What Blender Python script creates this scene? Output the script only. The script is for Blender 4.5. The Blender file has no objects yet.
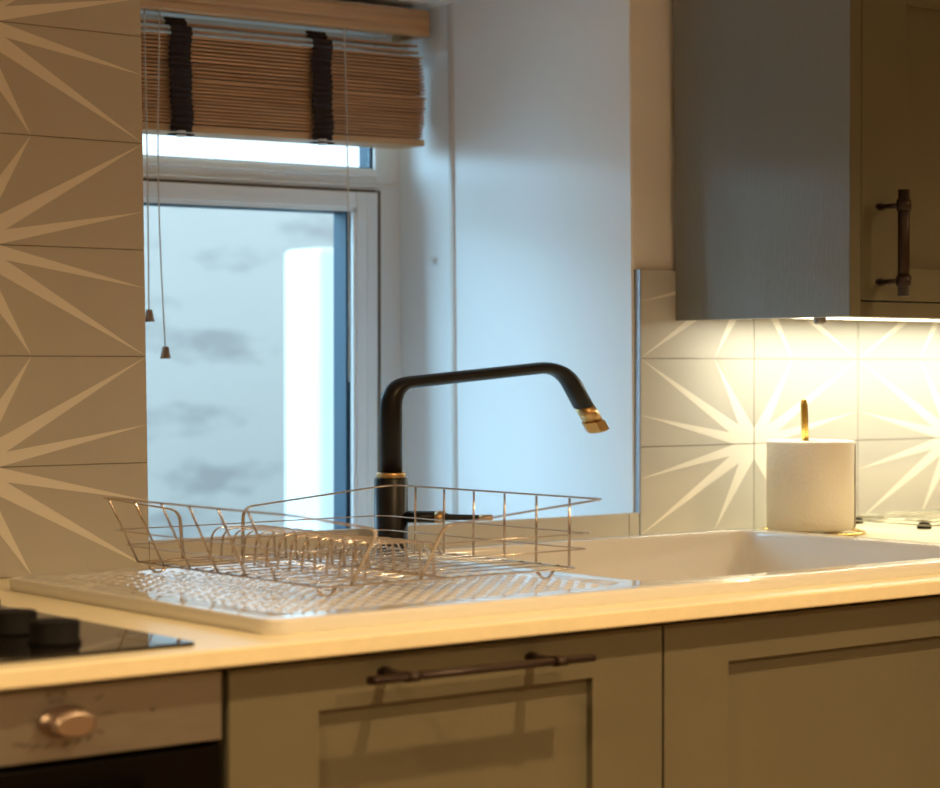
import bpy, bmesh, math, random
from mathutils import Vector, Matrix
random.seed(4)
K = 0.544           # the photograph shows every height at this share of its true size; the place is built that way
COL = bpy.context.scene.collection
PI = math.pi
XL = -0.6945        # left edge of the window recess
TW, TH = 0.2, 0.1088    # a wall tile

# ------------------------------------------------------------------ materials
def mat(name, col, rough=0.5, metal=0.0, noise=0.0, nscale=20, bump=0.0, bscale=60, stretch=(1, 1, 1), coat=0.0, spec=0.5, col2=None):
    m = bpy.data.materials.new(name); m.use_nodes = True
    nt = m.node_tree; b = nt.nodes['Principled BSDF']
    b.inputs['Base Color'].default_value = (*col, 1); b.inputs['Roughness'].default_value = rough
    b.inputs['Metallic'].default_value = metal; b.inputs['Coat Weight'].default_value = coat
    b.inputs['Specular IOR Level'].default_value = spec
    tc = nt.nodes.new('ShaderNodeTexCoord'); mp = nt.nodes.new('ShaderNodeMapping')
    mp.inputs['Scale'].default_value = stretch
    nt.links.new(tc.outputs['Object'], mp.inputs['Vector'])
    if noise or col2:
        n = nt.nodes.new('ShaderNodeTexNoise'); n.inputs['Scale'].default_value = nscale; n.inputs['Detail'].default_value = 5
        nt.links.new(mp.outputs[0], n.inputs['Vector'])
        r = nt.nodes.new('ShaderNodeValToRGB')
        lo = [c * (1 - noise) for c in col]; hi = [min(1, c * (1 + noise)) for c in col]
        if col2: lo = col2; hi = col
        r.color_ramp.elements[0].position = 0.36; r.color_ramp.elements[1].position = 0.62
        r.color_ramp.elements[0].color = (*lo, 1); r.color_ramp.elements[1].color = (*hi, 1)
        nt.links.new(n.outputs['Fac'], r.inputs[0]); nt.links.new(r.outputs[0], b.inputs['Base Color'])
    if bump:
        n2 = nt.nodes.new('ShaderNodeTexNoise'); n2.inputs['Scale'].default_value = bscale; n2.inputs['Detail'].default_value = 4
        nt.links.new(mp.outputs[0], n2.inputs['Vector'])
        bp = nt.nodes.new('ShaderNodeBump'); bp.inputs['Strength'].default_value = bump; bp.inputs['Distance'].default_value = 0.002
        nt.links.new(n2.outputs['Fac'], bp.inputs['Height']); nt.links.new(bp.outputs[0], b.inputs['Normal'])
    return m
def emit(name, col, s):
    m = bpy.data.materials.new(name); m.use_nodes = True
    b = m.node_tree.nodes['Principled BSDF']
    b.inputs['Base Color'].default_value = (*col, 1)
    b.inputs['Emission Color'].default_value = (*col, 1); b.inputs['Emission Strength'].default_value = s
    return m
M = dict(
    plaster=mat('plaster', (.84, .83, .80), .6, bump=.25, bscale=9),
    satin=mat('white_satin_paint', (.88, .89, .89), .33, bump=.12, bscale=9),
    ceiling=mat('ceiling_paint', (.8, .8, .79), .8),
    tile=mat('tile_glaze', (.51, .49, .455), .42, noise=.03, nscale=6),
    tile_ray=mat('tile_star', (.80, .77, .71), .42),
    grout=mat('grout', (.30, .27, .24), .9),
    trim=mat('grey_edge_trim', (.36, .38, .42), .35, metal=.6),
    ridge=mat('ridge_paint', (.78, .73, .68), .6),
    upvc=mat('white_window_frame', (.86, .87, .87), .25),
    upvc_out=mat('anthracite_frame_outside', (.018, .040, .062), .6),
    gasket=mat('brown_gasket', (.16, .11, .07), .6),
    worktop=mat('pale_quartz', (.88, .81, .58), .32, noise=.02, nscale=90),
    sink=mat('white_ceramic', (.72, .71, .68), .07, coat=.5),
    cab=mat('greige_paint', (.135, .125, .085), .42, bump=.15, bscale=200, noise=.03, nscale=8),
    cab_side=mat('grained_greige_panel', (.195, .20, .185), .29, spec=.8, bump=.4, bscale=60, stretch=(1, 8, .9)),
    recess=mat('cabinet_interior', (.05, .045, .04), .8),
    black=mat('matt_black_metal', (.007, .006, .006), .38, spec=.3),
    bronze=mat('dark_bronze_bar', (.028, .014, .010), .42, metal=.4),
    brass=mat('brushed_brass', (.62, .40, .18), .38, metal=1),
    gold=mat('polished_gold_wire', (.83, .60, .16), .22, metal=1),
    chrome=mat('chrome_wire', (.62, .54, .47), .2, metal=1),
    dullwire=mat('dull_steel_wire', (.34, .32, .25), .3, metal=1),
    steel=mat('brushed_steel', (.27, .255, .235), .42, metal=.8, noise=.05, nscale=30, stretch=(1, 1, 30)),
    knobm=mat('polished_knob', (.42, .34, .29), .38, metal=1),
    glassblk=mat('black_ceramic_glass', (.010, .008, .007), .06, coat=.4),
    ovengl=mat('oven_black_glass', (.003, .002, .002), .25, spec=.1),
    mark=mat('engraved_marks', (.09, .065, .05), .6),
    wood=mat('oak_stained_slat', (.52, .28, .13), .5, noise=.22, nscale=9, stretch=(1, 14, 40)),
    valance=mat('oak_valance', (.56, .33, .155), .42, noise=.10, nscale=6, stretch=(1, 10, 24)),
    tape=mat('dark_brown_tape', (.028, .014, .014), .85, bump=.5, bscale=300),
    cord=mat('beige_cord', (.58, .50, .41), .8),
    tassel=mat('wooden_tassel', (.30, .17, .09), .5),
    paper=mat('paper_towel', (.80, .77, .72), .95, bump=.4, bscale=240),
    card=mat('grey_cardboard', (.35, .28, .2), .9),
    rubber=mat('dark_rubber', (.006, .005, .005), .65, spec=.12),
    render=mat('white_render', (.60, .60, .58), .9, noise=.02, nscale=4),
    floor=mat('floor_boards', (.25, .17, .10), .5, noise=.2, nscale=8, stretch=(1, 12, 1)),
    paving=mat('grey_paving', (.30, .30, .29), .9, noise=.2, nscale=5),
    white=mat('white_plastic', (.8, .8, .8), .35),
    roomwall=mat('cream_wall', (.55, .47, .36), .8),
    lamp=emit('warm_lamp_face', (1, .62, .28), 6), led=emit('led_face', (1, .86, .62), 6),
)
# whitewashed stone outside
m = mat('whitewashed_stone', (.52, .475, .43), .95, bump=.6, bscale=7, nscale=4.5, col2=(.36, .325, .30), stretch=(1, 1, 2.6)); M['stone'] = m
nt = m.node_tree; r = [n for n in nt.nodes if n.type == 'VALTORGB'][0]
r.color_ramp.elements[0].position = .33; r.color_ramp.elements[1].position = .47
# window glass: clear pane that lets daylight straight through
g = bpy.data.materials.new('clear_glass'); g.use_nodes = True; nt = g.node_tree
for n in list(nt.nodes): nt.nodes.remove(n)
o = nt.nodes.new('ShaderNodeOutputMaterial'); mx = nt.nodes.new('ShaderNodeMixShader')
t = nt.nodes.new('ShaderNodeBsdfTransparent'); t.inputs[0].default_value = (.95, .98, .98, 1)
gl = nt.nodes.new('ShaderNodeBsdfGlossy'); gl.inputs['Roughness'].default_value = .02
fr = nt.nodes.new('ShaderNodeFresnel'); fr.inputs[0].default_value = 1.12
nt.links.new(fr.outputs[0], mx.inputs[0]); nt.links.new(t.outputs[0], mx.inputs[1]); nt.links.new(gl.outputs[0], mx.inputs[2]); nt.links.new(mx.outputs[0], o.inputs[0])
M['glass'] = g

# ------------------------------------------------------------------ helpers
def link(name, bm, mats, parent=None, smooth=False, bevel=0, seg=2):
    me = bpy.data.meshes.new(name); bm.normal_update(); bm.to_mesh(me); bm.free()
    if not isinstance(mats, (list, tuple)): mats = [mats]
    for k in mats: me.materials.append(M[k])
    if smooth:
        for p in me.polygons: p.use_smooth = True
    ob = bpy.data.objects.new(name, me); COL.objects.link(ob)
    if parent: ob.parent = parent; ob.matrix_parent_inverse = Matrix.Translation(-parent.location)
    if bevel:
        md = ob.modifiers.new('bevel', 'BEVEL'); md.width = bevel; md.segments = seg; md.limit_method = 'ANGLE'
        md.angle_limit = math.radians(40)
    return ob
def thing(name, label, cat, loc, group=None):
    o = bpy.data.objects.new(name, None); COL.objects.link(o); o.location = loc; o.empty_display_size = .02
    return tag(o, label, cat, group)
def tag(o, label, cat, group=None):
    o['label'] = label; o['category'] = cat
    if group: o['group'] = group
    return o
def struct(name, bm, mats, **kw):
    o = link(name, bm, mats, **kw); o['kind'] = 'structure'; return o
def box(bm, x0, x1, y0, y1, z0, z1, mi=0):
    vs = [bm.verts.new((x, y, z)) for x in (x0, x1) for y in (y0, y1) for z in (z0, z1)]
    fs = []
    for a in ((0, 1, 3, 2), (4, 6, 7, 5), (0, 4, 5, 1), (2, 3, 7, 6), (0, 2, 6, 4), (1, 5, 7, 3)):
        f = bm.faces.new([vs[i] for i in a]); f.material_index = mi; fs.append(f)
    return vs
def B(*a): 
    bm = bmesh.new(); box(bm, *a); return bm
def tube(bm, pts, r, n=10, mi=0, cap=True, closed=False, rs=None, flat=False):
    """round bar through pts (heights as built); its own section is drawn at true scale, then lowered with the rest"""
    P = [Vector((p[0], p[1], p[2] / K)) for p in pts]
    m = len(P); rings = []; prev = None
    for i in range(m):
        a = P[(i - 1) % m] if (closed or i > 0) else P[i]; b = P[(i + 1) % m] if (closed or i < m - 1) else P[i]
        d = (b - a).normalized()
        if prev is None:
            up = Vector((0, 0, 1)) if abs(d.z) < .9 else Vector((0, 1, 0))
            u = d.cross(up).normalized()
        else:
            u = (prev - d * prev.dot(d)).normalized()
        prev = u; v = d.cross(u); rr = rs[i] if rs else r
        rings.append([bm.verts.new((q.x, q.y, q.z * K)) for q in [P[i] + (u * math.cos(2 * PI * j / n) + v * math.sin(2 * PI * j / n)) * rr for j in range(n)]])
    for i in range(m if closed else m - 1):
        A, C = rings[i], rings[(i + 1) % m]
        sh = 0
        if closed and i == m - 1:
            sh = min(range(n), key=lambda s: (A[0].co - C[s].co).length)
        for j in range(n):
            f = bm.faces.new((A[j], A[(j + 1) % n], C[(j + 1 + sh) % n], C[(j + sh) % n])); f.material_index = mi; f.smooth = not flat
    if cap and not closed:
        f = bm.faces.new(rings[0][::-1]); f.material_index = mi; f = bm.faces.new(rings[-1]); f.material_index = mi
def lathe(bm, cx, cy, prof, n=32, mi=0):
    """prof: list of (radius, z); vertical axis"""
    rings = [[bm.verts.new((cx + r * math.cos(2 * PI * j / n), cy + r * math.sin(2 * PI * j / n), z)) for j in range(n)] for r, z in prof]
    for A, C in zip(rings, rings[1:]):
        for j in range(n):
            f = bm.faces.new((A[j], A[(j + 1) % n], C[(j + 1) % n], C[j])); f.material_index = mi; f.smooth = True
    f = bm.faces.new(rings[0][::-1]); f.material_index = mi; f = bm.faces.new(rings[-1]); f.material_index = mi
def fillet(pts, rad, k=6):
    """round the inner corners of a polyline"""
    P = [Vector(p) for p in pts]; out = [P[0]]
    for i in range(1, len(P) - 1):
        a, b, c = P[i - 1], P[i], P[i + 1]; r = rad[i - 1] if isinstance(rad, (list, tuple)) else rad
        d1 = (a - b); d2 = (c - b); r1 = min(r, d1.length * .49); r2 = min(r, d2.length * .49)
        s = b + d1.normalized() * r1; e = b + d2.normalized() * r2
        for j in range(k + 1):
            t = j / k; out.append(s * (1 - t) ** 2 + b * 2 * t * (1 - t) + e * t * t)
    out.append(P[-1]); return out
def clip(poly, x0, x1, y0, y1):
    def cut(p, f, inter):
        o = []
        for i in range(len(p)):
            a, b = p[i - 1], p[i]
            if f(b):
                if not f(a): o.append(inter(a, b))
                o.append(b)
            elif f(a): o.append(inter(a, b))
        return o
    def ix(c): return lambda a, b: (c, a[1] + (b[1] - a[1]) * (c - a[0]) / (b[0] - a[0]))
    def iy(c): return lambda a, b: (a[0] + (b[0] - a[0]) * (c - a[1]) / (b[1] - a[1]), c)
    for f, i in ((lambda p: p[0] >= x0, ix(x0)), (lambda p: p[0] <= x1, ix(x1)), (lambda p: p[1] >= y0, iy(y0)), (lambda p: p[1] <= y1, iy(y1))):
        if len(poly) < 3: return []
        poly = cut(poly, f, i)
    return poly

# ------------------------------------------------------------------ star tiles
def tiles(bm, col0, cols, rows, xs, flip, xmin, xmax, zmax=9, lean=lambda x, z: x):
    """tile columns start at xs + i*TW; star centres sit on odd rows and on every second column line"""
    e = .0009
    for i in cols:
        for k in rows:
            x0 = xs + i * TW; x1 = x0 + TW; z0 = k * TH; z1 = z0 + TH
            cxr = ((i + flip) % 2 == 0)               # centre on the right-hand side of this tile
            czt = (k % 2 == 0)                        # centre on the top edge
            a0, a1 = max(x0 + e, xmin), min(x1 - e, xmax); b0, b1 = z0 + e * .6, min(z1 - e * .6, zmax)
            if a1 - a0 < .004 or b1 - b0 < .003: continue
            vs = box(bm, a0, a1, -.0004, .007, b0, b1)
            for v in vs: v.co.x = lean(v.co.x, v.co.z)
            # rays, drawn in tile units from the star centre
            for q, (tx, ty) in enumerate(((1, 1), (1, .36), (.36, 1))):
                L = math.hypot(tx, ty); nx, ny = -ty / L * .072, tx / L * .072
                tri = [(nx, ny), (-nx, -ny), (tx, ty)]
                pl = []
                for (u, w) in tri:
                    X = (x1 - u * TW) if cxr else (x0 + u * TW)
                    Z = (z1 - w * TH) if czt else (z0 + w * TH)
                    pl.append((X, Z))
                pl = clip(pl, a0, a1, b0, b1)
                if len(pl) < 3: continue
                y = -.0006 - q * .00006
                f = bm.faces.new([bm.verts.new((lean(p[0], p[1]), y, p[1])) for p in pl]); f.material_index = 1
                f.normal_update()
                if f.normal.y > 0: f.normal_flip()

WY = 0.008      # bare plaster face; tiles stand proud of it, their face at Y = 0
WT = 0.55       # back of the outside wall
leanL = lambda x, z: x + (.0055 - .0095 * z / .6 if x > XL - .03 else 0)
# back wall as one shell round the window recess
bm = bmesh.new()
ZB, ZT, RC = -.50, .82, .700
box(bm, -3.2, XL - .006, WY, WT, ZB, ZT)
def cheek(z): return -.0032 - .0068 * (z - .328) / .37 if z > .3270 else 0      # the old plaster leans a little above the tiles
box(bm, 0, 2.6, WY, WT, ZB, 3 * TH + .001)
vs = box(bm, 0, 2.6, WY, WT, 3 * TH + .001, ZT)
for v in vs:
    if v.co.x < .001: v.co.x = cheek(v.co.z)
box(bm, XL - .006, 0, WY + .0004, WT, RC, ZT - .0005); box(bm, XL - .006, 0, WY + .0004, WT, ZB, -.09)
wall = struct('wall_back', bm, 'plaster')
# painted lining of the recess: right and left cheeks, soffit and floor
bm = bmesh.new()
vs = box(bm, -.0016, .003, WY + .001, .479, -.088, RC - .0005)
for v in vs: v.co.x += cheek(.6995) * .95 if v.co.z > .3 else 0
box(bm, XL - .0058, XL - .0040, WY + .001, .479, -.088, RC - .0005)
box(bm, XL - .004, -.0120, WY + .001, .479, RC - .0025, RC + .001); box(bm, XL - .004, -.002, WY + .001, .479, -.0895, -.0875)
link('recess_lining', bm, 'satin', wall)
bm = bmesh.new()
tiles(bm, 0, range(-6, 0), range(0, 8), XL, 0, -2.6, XL, .79, leanL)
o = link('tile_panel', bm, ['tile', 'tile_ray'], wall)
bm = bmesh.new(); vs = box(bm, -2.6, XL - .0008, .0006, WY + .002, 0, .79)
for v in vs: v.co.x = leanL(v.co.x, v.co.z)
link('grout_bed', bm, 'grout', wall)
bm = bmesh.new()
tiles(bm, 0, range(0, 7), range(0, 3), 0, 0, 0.0012, 1.3)
o = link('tile_panel', bm, ['tile', 'tile_ray'], wall)
link('grout_bed', B(.0012, 1.3, .0006, WY + .002, 0, 3 * TH - .001), 'grout', wall)
# metal edge trims and the sill upstand
struct('trim_1', B(-.0012, .0012, -.0008, WY + .004, 0, 3 * TH), 'trim')
bm = B(XL + .0052, -.019, -.0004, .010, 0, .0283); box(bm, -.0175, -.0015, -.0004, .010, 0, .0283); struct('trim_2', bm, 'tile')
bm = bmesh.new(); tube(bm, [(.0015, .361, -.08), (-.0078, .361, .6990)], .0070, 10)
o = struct('trim_3', bm, 'ridge'); o['label'] = 'raised vertical bead on the white window reveal'
for nme, a in (('floor', (-3.2, 2.6, -3.4, 0, -.53, ZB)), ('ceiling', (-3.2, 2.6, -3.4, WT, ZT, .85))):
    struct(nme, B(*a), 'floor' if nme == 'floor' else 'ceiling')
struct('wall_left', B(-3.25, -3.2, -3.4, WT, ZB, ZT), 'roomwall'); struct('wall_right', B(2.6, 2.65, -3.4, WT, ZB, ZT), 'roomwall')
struct('wall_front', B(-3.2, 2.6, -3.45, -3.4, ZB, ZT), 'roomwall')

# ------------------------------------------------------------------ window
def tilt(bm):
    for v in bm.verts:
        if v.co.z > .1: v.co.z += .0098 * (v.co.x + .05) * v.co.z / .45
    return bm
win = bpy.data.objects.new('window_1', None); COL.objects.link(win); win.location = (-.35, .5, -.09); win['kind'] = 'structure'
Y0, Y1 = .480, .535
bm = bmesh.new()
box(bm, -.050, .006, Y0, .488, -.09, RC); box(bm, XL - .01, XL + .05, Y0, .488, -.09, RC)
box(bm, XL + .05, -.05, Y0, .488, -.09, -.055); box(bm, XL + .05, -.05, Y0, .488, RC - .064, RC)
box(bm, XL + .05, -.05, Y0, .488, .4515, .4815)
fr = link('window_frame', tilt(bm), 'upvc', win, bevel=.002)
bm = bmesh.new()
box(bm, -.053, .006, .488, .514, -.09, RC); box(bm, XL - .01, XL + .052, .488, .514, -.09, RC); box(bm, XL + .05, -.053, .488, .514, .446, .483)
box(bm, XL + .05, -.053, .488, .514, -.09, -.055); box(bm, XL + .05, -.053, .488, .514, RC - .066, RC)
link('outer_frame', tilt(bm), 'upvc_out', win)
# upper beads and dark gasket under the transom
bm = bmesh.new(); box(bm, XL + .05, -.05, .472, .482, .470, .4775); box(bm, XL + .05, -.012, .4745, .482, .4552, .4590); box(bm, -.0475, -.0445, .4755, .482, -.05, .4520)
link('glazing_bead', tilt(bm), 'upvc', win, bevel=.0015)
bm = bmesh.new(); box(bm, XL + .05, -.0485, .4785, .4815, .4482, .4513); box(bm, -.0520, -.0490, .4688, .4715, -.05, .4500)
link('gasket', tilt(bm), 'gasket', win)
# opening sash
bm = bmesh.new()
sx0, sx1, sz0, sz1 = XL + .053, -.052, -.052, .4478
for a in ((-.088, sx1, sz0, sz1), (sx0, sx0 + .048, sz0, sz1), (sx0 + .048, -.088, .4245, sz1), (sx0 + .048, -.088, sz0, -.022)):
    box(bm, a[0], a[1], .470, .4795, a[2], a[3])
sash = link('window_sash', tilt(bm), 'upvc', win, bevel=.0025)
bm = bmesh.new()
for a in ((-.092, -.082, sz0 + .03, .4245), (sx0 + .046, -.082, .4205, .4255)):
    box(bm, a[0], a[1], .4735, .4798, a[2], a[3])
box(bm, -.071, -.0697, .4690, .471, -.05, .447); box(bm, sx0, sx1, .4692, .471, .4352, .4362)
link('sash_bead', tilt(bm), 'upvc', win)
bm = bmesh.new()
for a in ((-.094, sx1, sz0, sz1), (sx0, sx0 + .05, sz0, sz1), (sx0 + .05, -.094, .4195, sz1), (sx0 + .05, -.094, sz0, -.02)):
    box(bm, a[0], a[1], .4885, .518, a[2], a[3])
link('outer_sash', tilt(bm), 'upvc_out', win)
link('window_pane', tilt(B(sx0 + .02, -.083, .4806, .4836, -.04, .430)), 'glass', win)
link('window_pane', tilt(B(XL + .055, -.0535, .4900, .4925, .484, RC - .066)), 'glass', win)

# outside
struct('wall_outside', B(-2.5, 6, 2.3, 2.5, -1.0, .64), 'stone')
struct('ground_outside', B(-3, 7, .56, 2.3, -1.0, -.9), 'paving')
bm = B(.425, 2.6, 1.3, 1.42, -.9, .425)
o = link('garden_wall', bm, 'render', bevel=.01); tag(o, 'white rendered garden wall seen through the window before the stone wall', 'garden wall')

# ------------------------------------------------------------------ blind
bl = thing('venetian_blind', 'brown wooden venetian blind raised in the window with dark brown ladder tapes', 'blind', (-.02, .41, .60))
BX0, BX1 = XL + .004, -.031
def vbox(bm, x0, x1, prof, mi=0):
    A = [bm.verts.new((x0, y, z)) for y, z in prof]; C = [bm.verts.new((x1, y, z)) for y, z in prof]; n = len(prof)
    for i in range(n): bm.faces.new((A[i], A[(i + 1) % n], C[(i + 1) % n], C[i]))
    bm.faces.new(A[::-1]); bm.faces.new(C)
bm = bmesh.new()
vbox(bm, BX0, BX1, [(.382, .6535), (.379, .6565), (.379, .664), (.381, .667), (.379, .670), (.379, .682), (.383, .6895), (.394, .6895), (.394, .6535)])
box(bm, BX1 - .012, BX1, .394, .45, .6535, .6895)
link('valance', bm, 'valance', bl, bevel=.001)
link('headrail', B(BX0 + .01, BX1 - .02, .405, .455, .660, .695), 'white', bl, bevel=.002)
bm = bmesh.new(); z = .5175; k = 0
while z < .626:
    off = .006 * math.sin((z - .5175) / .108 * PI) + random.uniform(-.0012, .0012)
    y = .392 + random.uniform(-.0015, .0015); gap = .0048 if z > .572 else .0043
    box(bm, BX0 + .002, BX1 - .006 + off, y, y + .05, z, z + .0031)
    z += gap; k += 1
    if abs(z - .572) < .0022: z += .0024
for i, zz in enumerate((.6345, .6435)):
    vs = box(bm, BX0 + .002, BX1 - .008, .394 + i * .004, .444, zz, zz + .0028)
    for v in vs: v.co.z += (v.co.y - .42) * .12
box(bm, BX0 + .002, BX1 - .004, .3885, .44, .5718, .5734, 1)
link('slats', bm, ['wood', 'valance'], bl)
link('bottom_rail', B(BX0 + .001, BX1 - .003, .390, .443, .5065, .5160), 'valance', bl, bevel=.0015)
for tx in (-.4195, -.2065, XL + .06):
    bm = bmesh.new(); n = 120; prev = None; w = .0155
    for i in range(n + 1):
        t = i / n; z = .506 + .142 * t
        bulge = .004 * math.sin(t * PI) + .0018 * math.sin(t * 2 * PI * 19) + .002 * math.sin(t * 5 * PI)
        y = .3845 - bulge + (.008 if t > .93 else 0)
        sx = .0015 * math.sin(t * 9.0) - .002 * (t > .9)
        row = [bm.verts.new((tx - w + sx, y + .0025, z)), bm.verts.new((tx - w + sx + .001, y, z)), bm.verts.new((tx + w + sx - .001, y, z)), bm.verts.new((tx + w + sx, y + .0025, z))]
        if prev:
            for a in range(3): f = bm.faces.new((prev[a], prev[a + 1], row[a + 1], row[a]))
            f = bm.faces.new((prev[3], prev[0], row[0], row[3]))
        prev = row
    tp = link('ladder_tape', bm, 'tape', bl, smooth=True)
    bm = bmesh.new(); tube(bm, [(tx - .004 + .017 * math.cos(a * PI / 8), .3795 + .010 * math.sin(a * PI / 8), .5015) for a in range(16)], .0018, 6, closed=True)
    link('tape_loop', bm, 'tape', tp)
    bm = bmesh.new(); lathe(bm, tx - .004, .3795, [(.006, .499), (.0068, .5005), (.006, .5065)], 14); link('tape_button', bm, 'white', tp)
def cord(x, y, z0, z1, tassel=True, wob=.0):
    bm = bmesh.new(); tube(bm, [(x + wob * math.sin(i / 12 * PI), y, z1 + (z0 - z1) * i / 12) for i in range(13)], .0010, 6)
    c = link('pull_cord', bm, 'cord', bl)
    if tassel:
        bm = bmesh.new(); lathe(bm, x, y, [(.0022, z0 + .0005), (.0042, z0), (.0052, z0 - .006), (.0068, z0 - .0138), (.006, z0 - .0146)][::-1], 18)
        link('tassel', bm, 'tassel', c)
cord(-.4535, .375, .2390, .653, wob=-.006); cord(-.4740, .378, .2845, .653, wob=.001); cord(-.1745, .378, .19, .653, False, wob=.003)
bl.rotation_euler = (0, -.0165, 0)
# cleat on the reveal
bm = bmesh.new(); tube(bm, [(-.0052, .402, .350), (-.010, .402, .3505), (-.0118, .402, .356)], .0028, 8)
tube(bm, [(-.006, .3985, .3545), (-.013, .3985, .3545)], .0022, 8); box(bm, -.0072, -.0030, .395, .409, .345, .3595)
tag(link('cord_cleat', bm, 'white', smooth=False), 'small white cord cleat on the window reveal', 'hook')

# ------------------------------------------------------------------ worktop, with the sink cut-out
HX0, HX1, HY0, HY1 = -.472, .052, -.518, -.122
bm = bmesh.new(); xa, xb, ya, yb = -1.98, 1.30, -.588, -.0012
zs = -.0137
def ring_slab(bm, x0, x1, y0, y1, a0, a1, b0, b1, z0, z1):
    O = [(x0, y0), (x1, y0), (x1, y1), (x0, y1)]; I = [(a0, b0), (a1, b0), (a1, b1), (a0, b1)]
    V = {}
    for z in (z0, z1):
        V[z] = ([bm.verts.new((*p, z)) for p in O], [bm.verts.new((*p, z)) for p in I])
    for i in range(4):
        j = (i + 1) % 4
        bm.faces.new((V[z1][0][i], V[z1][0][j], V[z1][1][j], V[z1][1][i])); bm.faces.new((V[z0][0][j], V[z0][0][i], V[z0][1][i], V[z0][1][j]))
        bm.faces.new((V[z0][0][i], V[z0][0][j], V[z1][0][j], V[z1][0][i])); bm.faces.new((V[z0][1][j], V[z0][1][i], V[z1][1][i], V[z1][1][j]))
ring_slab(bm, xa, xb, ya, yb, HX0 - .012, HX1 + .012, HY0 - .012, HY1 + .012, zs, 0)
o = link('worktop', bm, 'worktop', bevel=.0016); tag(o, 'pale cream stone worktop running under the hob, sink and paper towel', 'worktop')

# ------------------------------------------------------------------ sink
SX0, SX1, SY0, SY1, SZ = -.902, .0835, -.547, -.096, .0122
sk = thing('ceramic_sink', 'white ceramic inset sink with ribbed drainer on the left and one bowl', 'sink', (-.40, -.30, 0))
def rr_loop(x0, x1, y0, y1, r, nc=10, ns=24):
    pts = []
    for (cx, cy, a0), (dx, dy, L) in zip(((x1 - r, y0 + r, -PI / 2), (x1 - r, y1 - r, 0), (x0 + r, y1 - r, PI / 2), (x0 + r, y0 + r, PI)),
                                         ((0, 1, y1 - y0 - 2 * r), (-1, 0, x1 - x0 - 2 * r), (0, -1, y1 - y0 - 2 * r), (1, 0, x1 - x0 - 2 * r))):
        for i in range(nc + 1):
            a = a0 + i / nc * PI / 2; pts.append((cx + r * math.cos(a), cy + r * math.sin(a)))
        ex, ey = pts[-1]
        for i in range(1, ns): pts.append((ex + dx * L * i / ns, ey + dy * L * i / ns))
    return pts
bm = bmesh.new(); rings = []
for ins, z in ((.0004, .0), (.0, .0006), (.0, .0098), (.0006, .0112), (.0020, .0119), (.0045, SZ), (.0185, SZ)):
    L = rr_loop(SX0 + ins, SX1 - ins, SY0 + ins, SY1 - ins, max(.0195 - ins, .001)); rings.append([bm.verts.new((x, y, z)) for x, y in L])
for A, C in zip(rings, rings[1:]):
    for j in range(len(A)):
        f = bm.faces.new((A[j], A[(j + 1) % len(A)], C[(j + 1) % len(A)], C[j])); f.smooth = True
def sdf(x, y, x0, x1, y0, y1, r):
    dx = max(x0 + r - x, x - x1 + r, 0); dy = max(y0 + r - y, y - y1 + r, 0)
    inn = max(x0 - x, x - x1, y0 - y, y - y1)
    return math.hypot(dx, dy) - r if (dx > 0 or dy > 0) else inn
def ss(t): t = max(0, min(1, t)); return t * t * (3 - 2 * t)
def sink_z(x, y):
    z = SZ
    d = sdf(x, y, HX0 + .002, HX1 - .002, HY0 + .002, HY1 - .002, .028)
    if d < 0:
        z -= .098 * ss(-d / .016) + .004 * ss(-(d + .016) / .12)
        return z
    d = sdf(x, y, -.872, -.492, -.518, -.128, .03)
    if d < 0:
        z -= .0018 * ss(-d / .012)
        if d < -.010:
            u = ((x + .872) / .0165) % 1 - .5; w = ((y + .515) / .0165) % 1 - .5
            z += .0013 * ss((.36 - math.hypot(u, w)) / .24)
    return z
gx0, gx1, gy0, gy1 = SX0 + .018, SX1 - .018, SY0 + .018, SY1 - .018
def axis(a, b, step, fine):
    out = [a]
    while out[-1] < b - 1e-6:
        x = out[-1]; s = step
        for f in fine:
            if abs(x - f) < .020: s = .0015
        out.append(min(b, x + s))
    return out
ax = axis(gx0, gx1, .00225, (HX0 + .01, HX1 - .01)); ay = axis(gy0, gy1, .00225, (HY0 + .01, HY1 - .01))
V = [[bm.verts.new((x, y, sink_z(x, y))) for y in ay] for x in ax]
for i in range(len(ax) - 1):
    for j in range(len(ay) - 1):
        f = bm.faces.new((V[i][j], V[i + 1][j], V[i + 1][j + 1], V[i][j + 1])); f.smooth = True
link('basin', bm, 'sink', sk)
bm = bmesh.new(); lathe(bm, -.21, -.30, [(.040, -.0895), (.043, -.088), (.036, -.0868), (.012, -.0868)], 24); link('drain', bm, 'chrome', sk)

# ------------------------------------------------------------------ tap
TX, TY = -.4139, -.045
tp = thing('kitchen_tap', 'matt black angular kitchen tap with brass nozzle behind the drainer', 'tap', (TX, TY, 0))
bm = bmesh.new(); lathe(bm, TX, TY, [(.0215, 0), (.0215, .002), (.0186, .0028), (.0186, .0850), (.0178, .0861)], 36); link('tap_body', bm, 'black', tp)
bm = bmesh.new(); lathe(bm, TX, TY, [(.0155, .0858), (.0160, .0864), (.0160, .0912), (.0154, .0920)], 32); link('collar', bm, 'brass', tp)
def sp(x, z): return (x, TY, z)
r0 = .01250
Ce, Cm, Cn = Vector(sp(-.1664, .2085)), Vector(sp(-.1325, .1605)), Vector(sp(-.1122, .1320))
path = fillet([sp(TX, .0915), sp(TX, .1880), Ce, Cm], [.026, .036], 10)
bm = bmesh.new(); tube(bm, path, r0, 24); link('spout', bm, 'black', tp)
Cm.x += .0015; Cn.x += .0025
def on_(t): return Cm + (Cn - Cm) * t
bm = bmesh.new()
tube(bm, [on_(-.02), on_(.62)], .0122, 24); tube(bm, [on_(.60), on_(.98)], .0150, 6, flat=True); tube(bm, [on_(.95), on_(1.02)], .0118, 20)
link('nozzle', bm, 'brass', tp)
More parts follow.
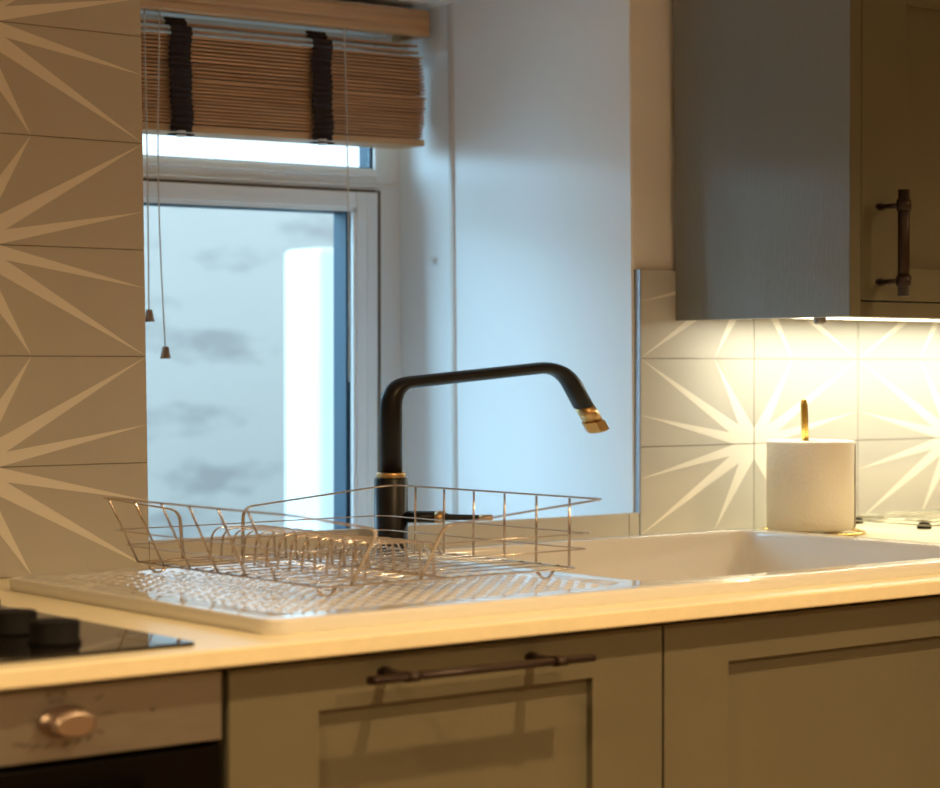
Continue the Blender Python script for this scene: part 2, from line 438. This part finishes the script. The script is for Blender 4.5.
lz = .0440
lv = Vector((.66, -.75, 0)).normalized()
def lp(t): return (TX + lv.x * t, TY + lv.y * t, lz)
bm = bmesh.new(); tube(bm, [lp(.014), lp(.050)], .0118, 22); vb = link('valve_barrel', bm, 'black', tp)
bm = bmesh.new(); tube(bm, [lp(.050), lp(.059)], .0124, 22); link('ring', bm, 'brass', vb)
bm = bmesh.new(); tube(bm, [lp(.059), lp(.065), lp(.098)], .0060, 16, rs=[.0095, .0062, .0054]); lv_ = link('lever', bm, 'black', tp)
bm = bmesh.new(); tube(bm, [lp(.098), lp(.112)], .0059, 16); link('lever_tip', bm, 'brass', lv_)

# ------------------------------------------------------------------ dish rack
rk = thing('dish_rack', 'chrome wire dish rack standing on the ribbed drainer', 'dish rack', (-.65, -.30, SZ))
RA, RB, RF, RK = -.826, -.484, -.464, -.140
ba, bb, bf, bk = -.778, -.494, -.440, -.132
zt, zb = .085, .021; rw = .00180
bm = bmesh.new()
# left half of the rim: from the rear cut-out round the left end to the front cut-out
left = fillet([(-.729, bk, zb), (-.738, RK, .0690), (RA, RK, zt), (RA, RF, zt), (-.7385, RF, .0695), (-.750, bf, zb)], [.012, .020, .022, .010], 6)
right = fillet([(-.661, bk, zb), (-.6655, RK, .0690), (RB, RK, zt), (RB, RF, zt + .0005), (-.668, RF, .0695), (-.676, bf, zb)], [.012, .022, .006, .010], 6)
tube(bm, left, rw, 8); tube(bm, right, rw, 8)
link('rim_wire', bm, 'chrome', rk)
bm = bmesh.new()
for t in (.50, .27):
    z = zb + (zt - zb) * t; xl = ba + (RA - ba) * (t + .12); f = bf + (RF - bf) * t
    tube(bm, fillet([(-.745, f, z), (xl, f, z), (xl, bk, z), (RB - .004, bk, z), (RB - .004, f, z + .0005), (-.672, f, z)], [.016, .016, .016, .004], 5), .00125, 6)
link('side_wire', bm, 'chrome', rk)
for i in range(6):
    bm = bmesh.new(); tube(bm, [(RA, RK - .020 - i * .0475, zt - .001), (ba - .001, -.132 - i * .0475, zb)], .00125, 6); link('upright_wire', bm, 'chrome', rk)
for i in range(6):
    y = -.181 - i * .0475; bm = bmesh.new(); tube(bm, [(RB, y, zt - .001), (RB - .0005, y, zb)], .00125, 6); link('upright_wire', bm, 'chrome', rk)
bm = bmesh.new()
tube(bm, [(p[0], p[1], p[2]) for p in fillet([(ba, bk, zb), (bb, bk, zb), (bb, bf, zb), (ba, bf, zb), (ba, bk - .001, zb)], .008, 4)], .0019, 8)
for x in (-.640, ): tube(bm, [(x, bk, zb - .001), (x, bf, zb - .001)], .0019, 8)
for i in range(1, 12):
    y = bk + (bf - bk) * i / 12; tube(bm, [(ba, y, zb + .0012), (bb, y, zb + .0012)], .0013, 6)
link('base_grid', bm, 'chrome', rk)
for (x, y) in ((-.7735, -.437), (-.530, -.437), (-.7735, -.160), (-.530, -.160)):
    bm = bmesh.new(); tube(bm, fillet([(x - .0095, y, zb - .001), (x - .005, y - .001, SZ + .0013), (x + .005, y - .001, SZ + .0013), (x + .0095, y, zb - .001)], .004, 4), .0018, 8)
    link('foot', bm, 'chrome', rk)
bm = bmesh.new()
for i in range(14):
    y = -.158 - i * .0195
    tube(bm, fillet([(-.715, y, zb), (-.712, y, .0525), (-.650, y - .012, .0525), (-.648, y - .012, zb)], [.012, .012], 5), .00125, 6)
link('plate_prongs', bm, 'chrome', rk)
bm = bmesh.new()
for i in range(5):
    y = -.158 - i * .022
    tube(bm, fillet([(-.585, y, zb), (-.580, y, .036), (-.520, y - .014, .036), (-.512, y - .014, zb)], [.014, .014], 5), .00125, 6)
link('cup_prongs', bm, 'chrome', rk)

# ------------------------------------------------------------------ paper towel on its holder
PX, PY = .197, -.100
h = thing('paper_towel_holder', 'gold wire paper towel holder standing beside the sink', 'paper towel holder', (PX, PY, 0))
bm = bmesh.new(); tube(bm, [(PX + .066 * math.cos(a * PI / 20), PY + .066 * math.sin(a * PI / 20), .0020) for a in range(40)], .0030, 8, closed=True)
tube(bm, [(PX - .064, PY, .002), (PX + .064, PY, .002)], .0026, 8)
link('base_ring', bm, 'gold', h)
bm = bmesh.new(); tube(bm, fillet([(PX - .0070, PY, .003), (PX - .0145, PY, .160), (PX - .0120, PY, .1690), (PX - .0090, PY, .160), (PX - .0010, PY, .003)], [.001, .006, .001], 6), .0028, 10)
link('pole', bm, 'gold', h)
bm = bmesh.new(); R0 = .0545
n = 64; rings = []
prof = [(.019, .0055), (R0 - .0015, .0055), (R0, .0075), (R0, .1135), (R0 - .0012, .1152), (.019, .1152)]
for r_, z in prof: rings.append([bm.verts.new((PX + r_ * math.cos(2 * PI * j / n), PY + r_ * math.sin(2 * PI * j / n), z)) for j in range(n)])
for i in range(len(rings)):
    A, C = rings[i], rings[(i + 1) % len(rings)]
    for j in range(n):
        f = bm.faces.new((A[j], A[(j + 1) % n], C[(j + 1) % n], C[j])); f.smooth = i in (2, 5)
# loose end of the outermost sheet, lifting off the right-hand side
pr = None
for i in range(15):
    a = -.95 + i * .055; rr = R0 + .0006 + .0012 * (1 - i / 14) ** 1.6
    cur = [bm.verts.new((PX + rr * math.cos(a), PY + rr * math.sin(a), z)) for z in (.0065, .1148)] + [bm.verts.new((PX + (rr - .0005) * math.cos(a), PY + (rr - .0005) * math.sin(a), z)) for z in (.1148, .0065)]
    if pr:
        for q in range(4): bm.faces.new((pr[q], pr[(q + 1) % 4], cur[(q + 1) % 4], cur[q]))
    else: bm.faces.new(cur)
    pr = cur
o = link('paper_towel_roll', bm, 'paper'); tag(o, 'white paper towel roll standing on the gold holder beside the sink', 'paper towel')
bm = bmesh.new()
rings = [[bm.verts.new((PX + r_ * math.cos(2 * PI * j / 24), PY + r_ * math.sin(2 * PI * j / 24), z)) for j in range(24)] for r_, z in ((.019, .0057), (.0178, .0057), (.0178, .1150), (.019, .1150))]
for A, C in zip(rings, rings[1:] + rings[:1]):
    for j in range(24): bm.faces.new((A[j], A[(j + 1) % 24], C[(j + 1) % 24], C[j]))
ob = link('cardboard_core', bm, 'card'); ob.parent = o

# ------------------------------------------------------------------ wire trivet at the right
tv = thing('wire_trivet', 'chrome wire trivet with dark feet lying on the worktop against the star tiles', 'trivet', (.50, -.09, 0))
bm = bmesh.new(); x0, x1, y0, y1 = .352, .66, -.165, -.018
for z, g_ in ((.0105, 0), (.0055, .0)):
    tube(bm, fillet([(x0, y0, z), (x1, y0, z), (x1, y1, z), (x0, y1, z), (x0, y0 + .001, z)], .012, 4), .0022, 8)
tube(bm, [(x0, y1 - .012, .0105), (x0, y1 - .012, .0055)], .002, 6)
for i in range(1, 7): y = y0 + (y1 - y0) * i / 7; tube(bm, [(x0, y, .0118), (x1, y, .0118)], .0017, 8)
link('wire_frame', bm, 'dullwire', tv)
for x, y in ((x0 + .012, y0 + .022), (x1 - .012, y0 + .022), (x0 + .02, y1 - .004), (x1 - .012, y1 - .004)):
    bm = bmesh.new(); lathe(bm, x, y, [(.0095, 0), (.0085, .0060), (.0045, .0085)], 14); link('foot', bm, 'rubber', tv)

# ------------------------------------------------------------------ cabinets
def shaker(parent, x0, x1, z0, z1, yf, stile, rail, mt='cab'):
    """door leaf with a recessed centre panel; its face is at yf"""
    bm = bmesh.new(); t = .020
    a0, a1, b0, b1 = x0 + stile, x1 - stile, z0 + rail, z1 - rail
    O = [(x0, z0), (x1, z0), (x1, z1), (x0, z1)]; I = [(a0, b0), (a1, b0), (a1, b1), (a0, b1)]
    Fo = [bm.verts.new((x, yf, z)) for x, z in O]; Fi = [bm.verts.new((x, yf, z)) for x, z in I]
    Pi = [bm.verts.new((x, yf + .0085, z)) for x, z in I]; Bo = [bm.verts.new((x, yf + t, z)) for x, z in O]
    for i in range(4):
        j = (i + 1) % 4
        bm.faces.new((Fo[i], Fo[j], Fi[j], Fi[i])); bm.faces.new((Fi[i], Fi[j], Pi[j], Pi[i])); bm.faces.new((Fo[j], Fo[i], Bo[i], Bo[j]))
    bm.faces.new(Pi); bm.faces.new(Bo[::-1])
    return link('cabinet_door', bm, mt, parent, bevel=.0009)
def bar_handle(parent, p0, p1, out, posts, r=.0062):
    """bar from p0 to p1 standing `out` in front of the door, with posts at the given fractions"""
    P0, P1 = Vector(p0), Vector(p1); bm = bmesh.new()
    tube(bm, [P0, P0 + (P1 - P0) * .5, P1], r, 16)
    hd = link('handle', bm, 'bronze', parent)
    for f in posts:
        c = P0 + (P1 - P0) * f; bm = bmesh.new()
        tube(bm, [c, c + Vector((0, out, 0))], r * .85, 12); tube(bm, [c + Vector((0, out - .003, 0)), c + Vector((0, out, 0))], r * 1.12, 14)
        dd = (P1 - P0).normalized(); tube(bm, [c - dd * .006, c + dd * .006], r * 1.28, 16)
        link('handle_post', bm, 'bronze', hd)
    return hd
BZ0, BZ1 = -.44, -.0150
def carcass(parent, x0, x1, y0=-.548, y1=-.02, z0=BZ0, z1=BZ1):
    bm = bmesh.new(); t = .016
    box(bm, x0, x0 + t, y0, y1, z0, z1); box(bm, x1 - t, x1, y0, y1, z0, z1); box(bm, x0 + t, x1 - t, y0, y1, z0, z0 + .01); box(bm, x0 + t, x1 - t, y1 - .01, y1, z0, z1)
    box(bm, x0, x1, y0 + .05, y0 + .065, -.4995, z0)
    return link('cabinet_body', bm, 'cab', parent)
DZ1, DZ0 = -.0190, -.435; DY = -.570
c1 = thing('base_cabinet', 'greige shaker base cabinet with a dark horizontal bar handle, beside the oven', 'cabinet', (-.732, -.30, ZB))
carcass(c1, -.9540, -.5080)
d1 = shaker(c1, -.9545, -.5095, DZ0, DZ1, DY, .0815, .0385)
bar_handle(d1, (-.8500, -.605, -.0322), (-.6240, -.605, -.0336), .036, (.17, .84))
c2 = thing('base_cabinet', 'wide greige shaker base cabinet below the sink bowl, without a visible handle', 'cabinet', (-.28, -.30, ZB))
carcass(c2, -.5065, .0950)
shaker(c2, -.5065, .0950, DZ0, DZ1, DY, .0795, .0385)
c3 = thing('base_cabinet', 'greige base cabinet under the right end of the worktop', 'cabinet', (.30, -.30, ZB))
carcass(c3, .0975, .70); shaker(c3, .0975, .398, DZ0, DZ1, DY, .07, .0385); shaker(c3, .400, .70, DZ0, DZ1, DY, .07, .0385)

# ------------------------------------------------------------------ oven and hob
ov = thing('built_in_oven', 'built-in oven with brushed steel control panel and black glass door', 'oven', (-1.26, -.30, -.45))
OX0, OX1 = -1.560, -.9608
link('oven_body', B(OX0 + .004, OX1 - .004, -.545, -.03, -.45, -.022), 'recess', ov)
pn = link('control_panel', B(OX0, OX1, -.570, -.546, -.0695, -.0186), 'steel', ov, bevel=.0008)
od = link('oven_door', B(OX0, OX1, -.568, -.546, -.40, -.0745), 'ovengl', ov, bevel=.001)
bm = bmesh.new(); tube(bm, [(OX0 + .05, -.600, -.100), (OX1 - .05, -.600, -.100)], .008, 14)
for x in (OX0 + .07, OX1 - .07): tube(bm, [(x, -.600, -.100), (x, -.568, -.100)], .006, 10)
link('oven_handle', bm, 'ovengl', od)
def knob(x, z):
    bm = bmesh.new(); tube(bm, [(x, -.5695, z), (x, -.5735, z), (x, -.574, z), (x, -.5870, z), (x, -.5890, z), (x, -.5895, z)], .018, 32, rs=[.0205, .0205, .0175, .0168, .0150, .0130])
    k_ = link('oven_knob', bm, 'knobm', pn, smooth=False)
    bm = bmesh.new()
    for i in range(28):
        a = i / 28 * 2 * PI; cx, cz = x + .0174 * math.cos(a), z + .0174 * math.sin(a) * K
        tube(bm, [(cx, -.575, cz), (x + .0168 * math.cos(a), -.587, z + .0168 * math.sin(a) * K)], .0011, 5)
    link('grip_ridges', bm, 'knobm', k_)
knob(-1.0915, -.0430); knob(-1.42, -.0430)
def mk(x, z, w, hh, a=0):
    bm = bmesh.new()
    vs = box(bm, -w / 2, w / 2, -.5706, -.5698, -hh / 2, hh / 2)
    for v in vs:
        X, Z = v.co.x, v.co.z; v.co.x = x + X * math.cos(a) - Z * math.sin(a); v.co.z = z + (X * math.sin(a) + Z * math.cos(a)) * K
    link('printed_mark', bm, 'mark', pn)
kx, kz = -1.0935, -.0430
mk(kx - .0005 - .046, kz + .0005, .024, .0012); mk(kx + .036, kz + .0025, .012, .0012); mk(kx + .031, kz - .010, .007, .0015, -.6); mk(kx + .030, kz + .0145, .009, .0016, .6)
mk(kx - .004, kz + .0185, .014, .0012); mk(kx - .004, kz + .0215, .014, .0012); mk(kx - .0105, kz + .020, .0012, .007); mk(kx + .0025, kz + .020, .0012, .007); mk(kx - .004, kz + .0150, .012, .0022)
for i, (dx, dz) in enumerate(((-.034, -.0125), (-.028, -.0135), (-.020, -.0150), (-.010, -.0158), (.004, -.0162), (.013, -.0155), (.022, -.0135))): mk(kx + dx, kz + dz, .0075, .0022, .2 * i)
mk(-1.0200, -.0415, .0035, .0035)

hb = thing('ceramic_hob', 'black glass hob with three round control knobs along its right side', 'hob', (-1.27, -.33, 0))
bm = bmesh.new(); L = rr_loop(-1.565, -.9765, -.560, -.110, .004, 4, 2)
T = [bm.verts.new((x, y, .0032)) for x, y in L]; Bt = [bm.verts.new((x, y, .0003)) for x, y in L]
bm.faces.new(T); bm.faces.new(Bt[::-1])
for i in range(len(L)): bm.faces.new((Bt[i], Bt[(i + 1) % len(L)], T[(i + 1) % len(L)], T[i]))
link('glass_plate', bm, 'glassblk', hb, bevel=.0006)
for x, y in ((-1.0640, -.505), (-1.0600, -.430), (-1.0450, -.338)):
    bm = bmesh.new(); lathe(bm, x, y, [(.0195, .0033), (.0195, .0060), (.0180, .0066), (.0185, .0190), (.0172, .0205)], 30); link('hob_knob', bm, 'rubber', hb)
bm = bmesh.new()
for x, y, r_ in ((-1.25, -.22, .07), (-1.25, -.44, .09), (-1.44, -.24, .09), (-1.44, -.45, .07)):
    tube(bm, [(x + r_ * math.cos(a * PI / 24), y + r_ * math.sin(a * PI / 24), .0033) for a in range(48)], .0006, 5, closed=True)
link('cooking_zone_rings', bm, 'mark', hb)

# ------------------------------------------------------------------ wall cabinet
UX, UF, UZ, UT = .0628, -.2804, .2648, .672
uc = thing('wall_cabinet', 'greige shaker wall cabinet with a grained side panel above the paper towel', 'cabinet', (.33, -.14, UZ))
bm = B(UX, UX + .0195, UF, WY - .0006 - .0085, UZ, UT)
for v in bm.verts:
    if v.co.y > -.05: v.co.x += -.003 - .007 * (v.co.z - .27) / .5
link('side_panel', bm, ['cab_side'], uc)
link('front_edge', B(UX, UX + .0180, UF - .0012, UF - .0001, UZ, UT), 'cab', uc)
UR = .90
bm = bmesh.new(); box(bm, UX + .020, UR, UF + .022, -.0015, .277, .285); box(bm, UX + .020, UR, UF + .022, -.0015, UT - .01, UT); box(bm, UR - .018, UR, UF + .022, -.0015, .285, UT - .01)
box(bm, UX + .020, UR, -.012, -.0015, .285, UT - .01); box(bm, .48, .496, UF + .022, -.012, .285, UT - .01)
link('cabinet_body', bm, 'cab', uc)
link('light_pelmet', B(UX + .0198, UR, UF, UF + .018, UZ, .2822), 'cab', uc, bevel=.0008)
ud = shaker(uc, .0838, .487, .2840, UT - .001, UF, .0775, .0385)
ud.name = 'cabinet_door'
bar_handle(ud, (.1155, -.316, .4098), (.1155, -.316, .2882), .036, (.145, .86), r=.0068)
shaker(uc, .489, UR, .2840, UT - .001, UF, .0775, .0385)

# under-cabinet strip light
ls = thing('under_cabinet_light', 'slim white strip light under the wall cabinet, lighting the star tiles', 'light', (.49, -.085, .277))
link('lamp_housing', B(.112, .87, -.101, -.069, .2692, .2768), 'white', ls, bevel=.001)
link('lamp_face', B(.115, .867, -.097, -.073, .2682, .2693), 'led', ls)
L = bpy.data.lights.new('lamp_light', 'AREA'); L.shape = 'RECTANGLE'; L.size = .74; L.size_y = .03; L.energy = 2.3; L.color = (1, .97, .75)
lo = bpy.data.objects.new('lamp_light', L); COL.objects.link(lo); lo.location = (.0, 0, .2678 - .277); lo.parent = ls
bm = bmesh.new(); lathe(bm, .094, -.208, [(.004, .2572), (.0065, .2580), (.0075, .2600), (.0075, .2768)], 18); 
link('underside_sensor', bm, 'trim', uc)

# ------------------------------------------------------------------ ceiling downlights
WARM = (1, .68, .34)
def down(x, y, e, size=.035):
    t = thing('ceiling_downlight', 'round warm ceiling downlight above the front of the worktop', 'light', (x, y, ZT), 'ceiling downlights')
    bm = bmesh.new(); lathe(bm, x, y, [(.045, ZT - .003), (.048, ZT - .0005)], 28); link('bezel', bm, 'white', t)
    bm = bmesh.new(); lathe(bm, x, y, [(.034, ZT - .0045), (.035, ZT - .0031)], 28); link('lamp_face', bm, 'lamp', t)
    L = bpy.data.lights.new('lamp_light', 'SPOT'); L.energy = e; L.color = WARM; L.spot_size = math.radians(150); L.spot_blend = .8; L.shadow_soft_size = size
    lo = bpy.data.objects.new('lamp_light', L); COL.objects.link(lo); lo.location = (0, 0, -.02); lo.parent = t
for x in (-1.75, -.58, .59): down(x, -1.08, 30, .018)
for x, e in ((-1.6, 90), (-.55, 98), (.6, 46)): down(x, -2.1, e)

# ------------------------------------------------------------------ daylight
w = bpy.data.worlds.new('sky'); bpy.context.scene.world = w; w.use_nodes = True
nt = w.node_tree; bg = nt.nodes['Background']; bg.inputs[0].default_value = (.68, .85, 1.0, 1); bg.inputs[1].default_value = 2.1

sl = bpy.data.lights.new('bright_sky_side', 'SUN'); sl.energy = 18.5; sl.angle = math.radians(120); sl.color = (.36, .71, 1.0)
so = bpy.data.objects.new('bright_sky_side', sl); COL.objects.link(so); so.location = (-3, 4, 3)
so.rotation_euler = Vector((1, -.6, -.25)).to_track_quat('-Z', 'Y').to_euler()

# ------------------------------------------------------------------ camera
cam = bpy.data.cameras.new('camera'); co = bpy.data.objects.new('camera', cam); COL.objects.link(co)
cam.sensor_width = 36; cam.lens = 2154.36 * 36 / 940; cam.clip_start = .05
co.location = (-1.81588, -1.92924, .20587); co.rotation_euler = (PI / 2 - .012089, 0, -.676375)
cam.dof.use_dof = True; cam.dof.focus_distance = 2.26; cam.dof.aperture_fstop = 6.5
sc = bpy.context.scene; sc.camera = co
sc.view_settings.view_transform = 'Standard'; sc.view_settings.look = 'None'; sc.view_settings.gamma = 1; sc.view_settings.use_curve_mapping = False
sc.view_settings.exposure = 0.0
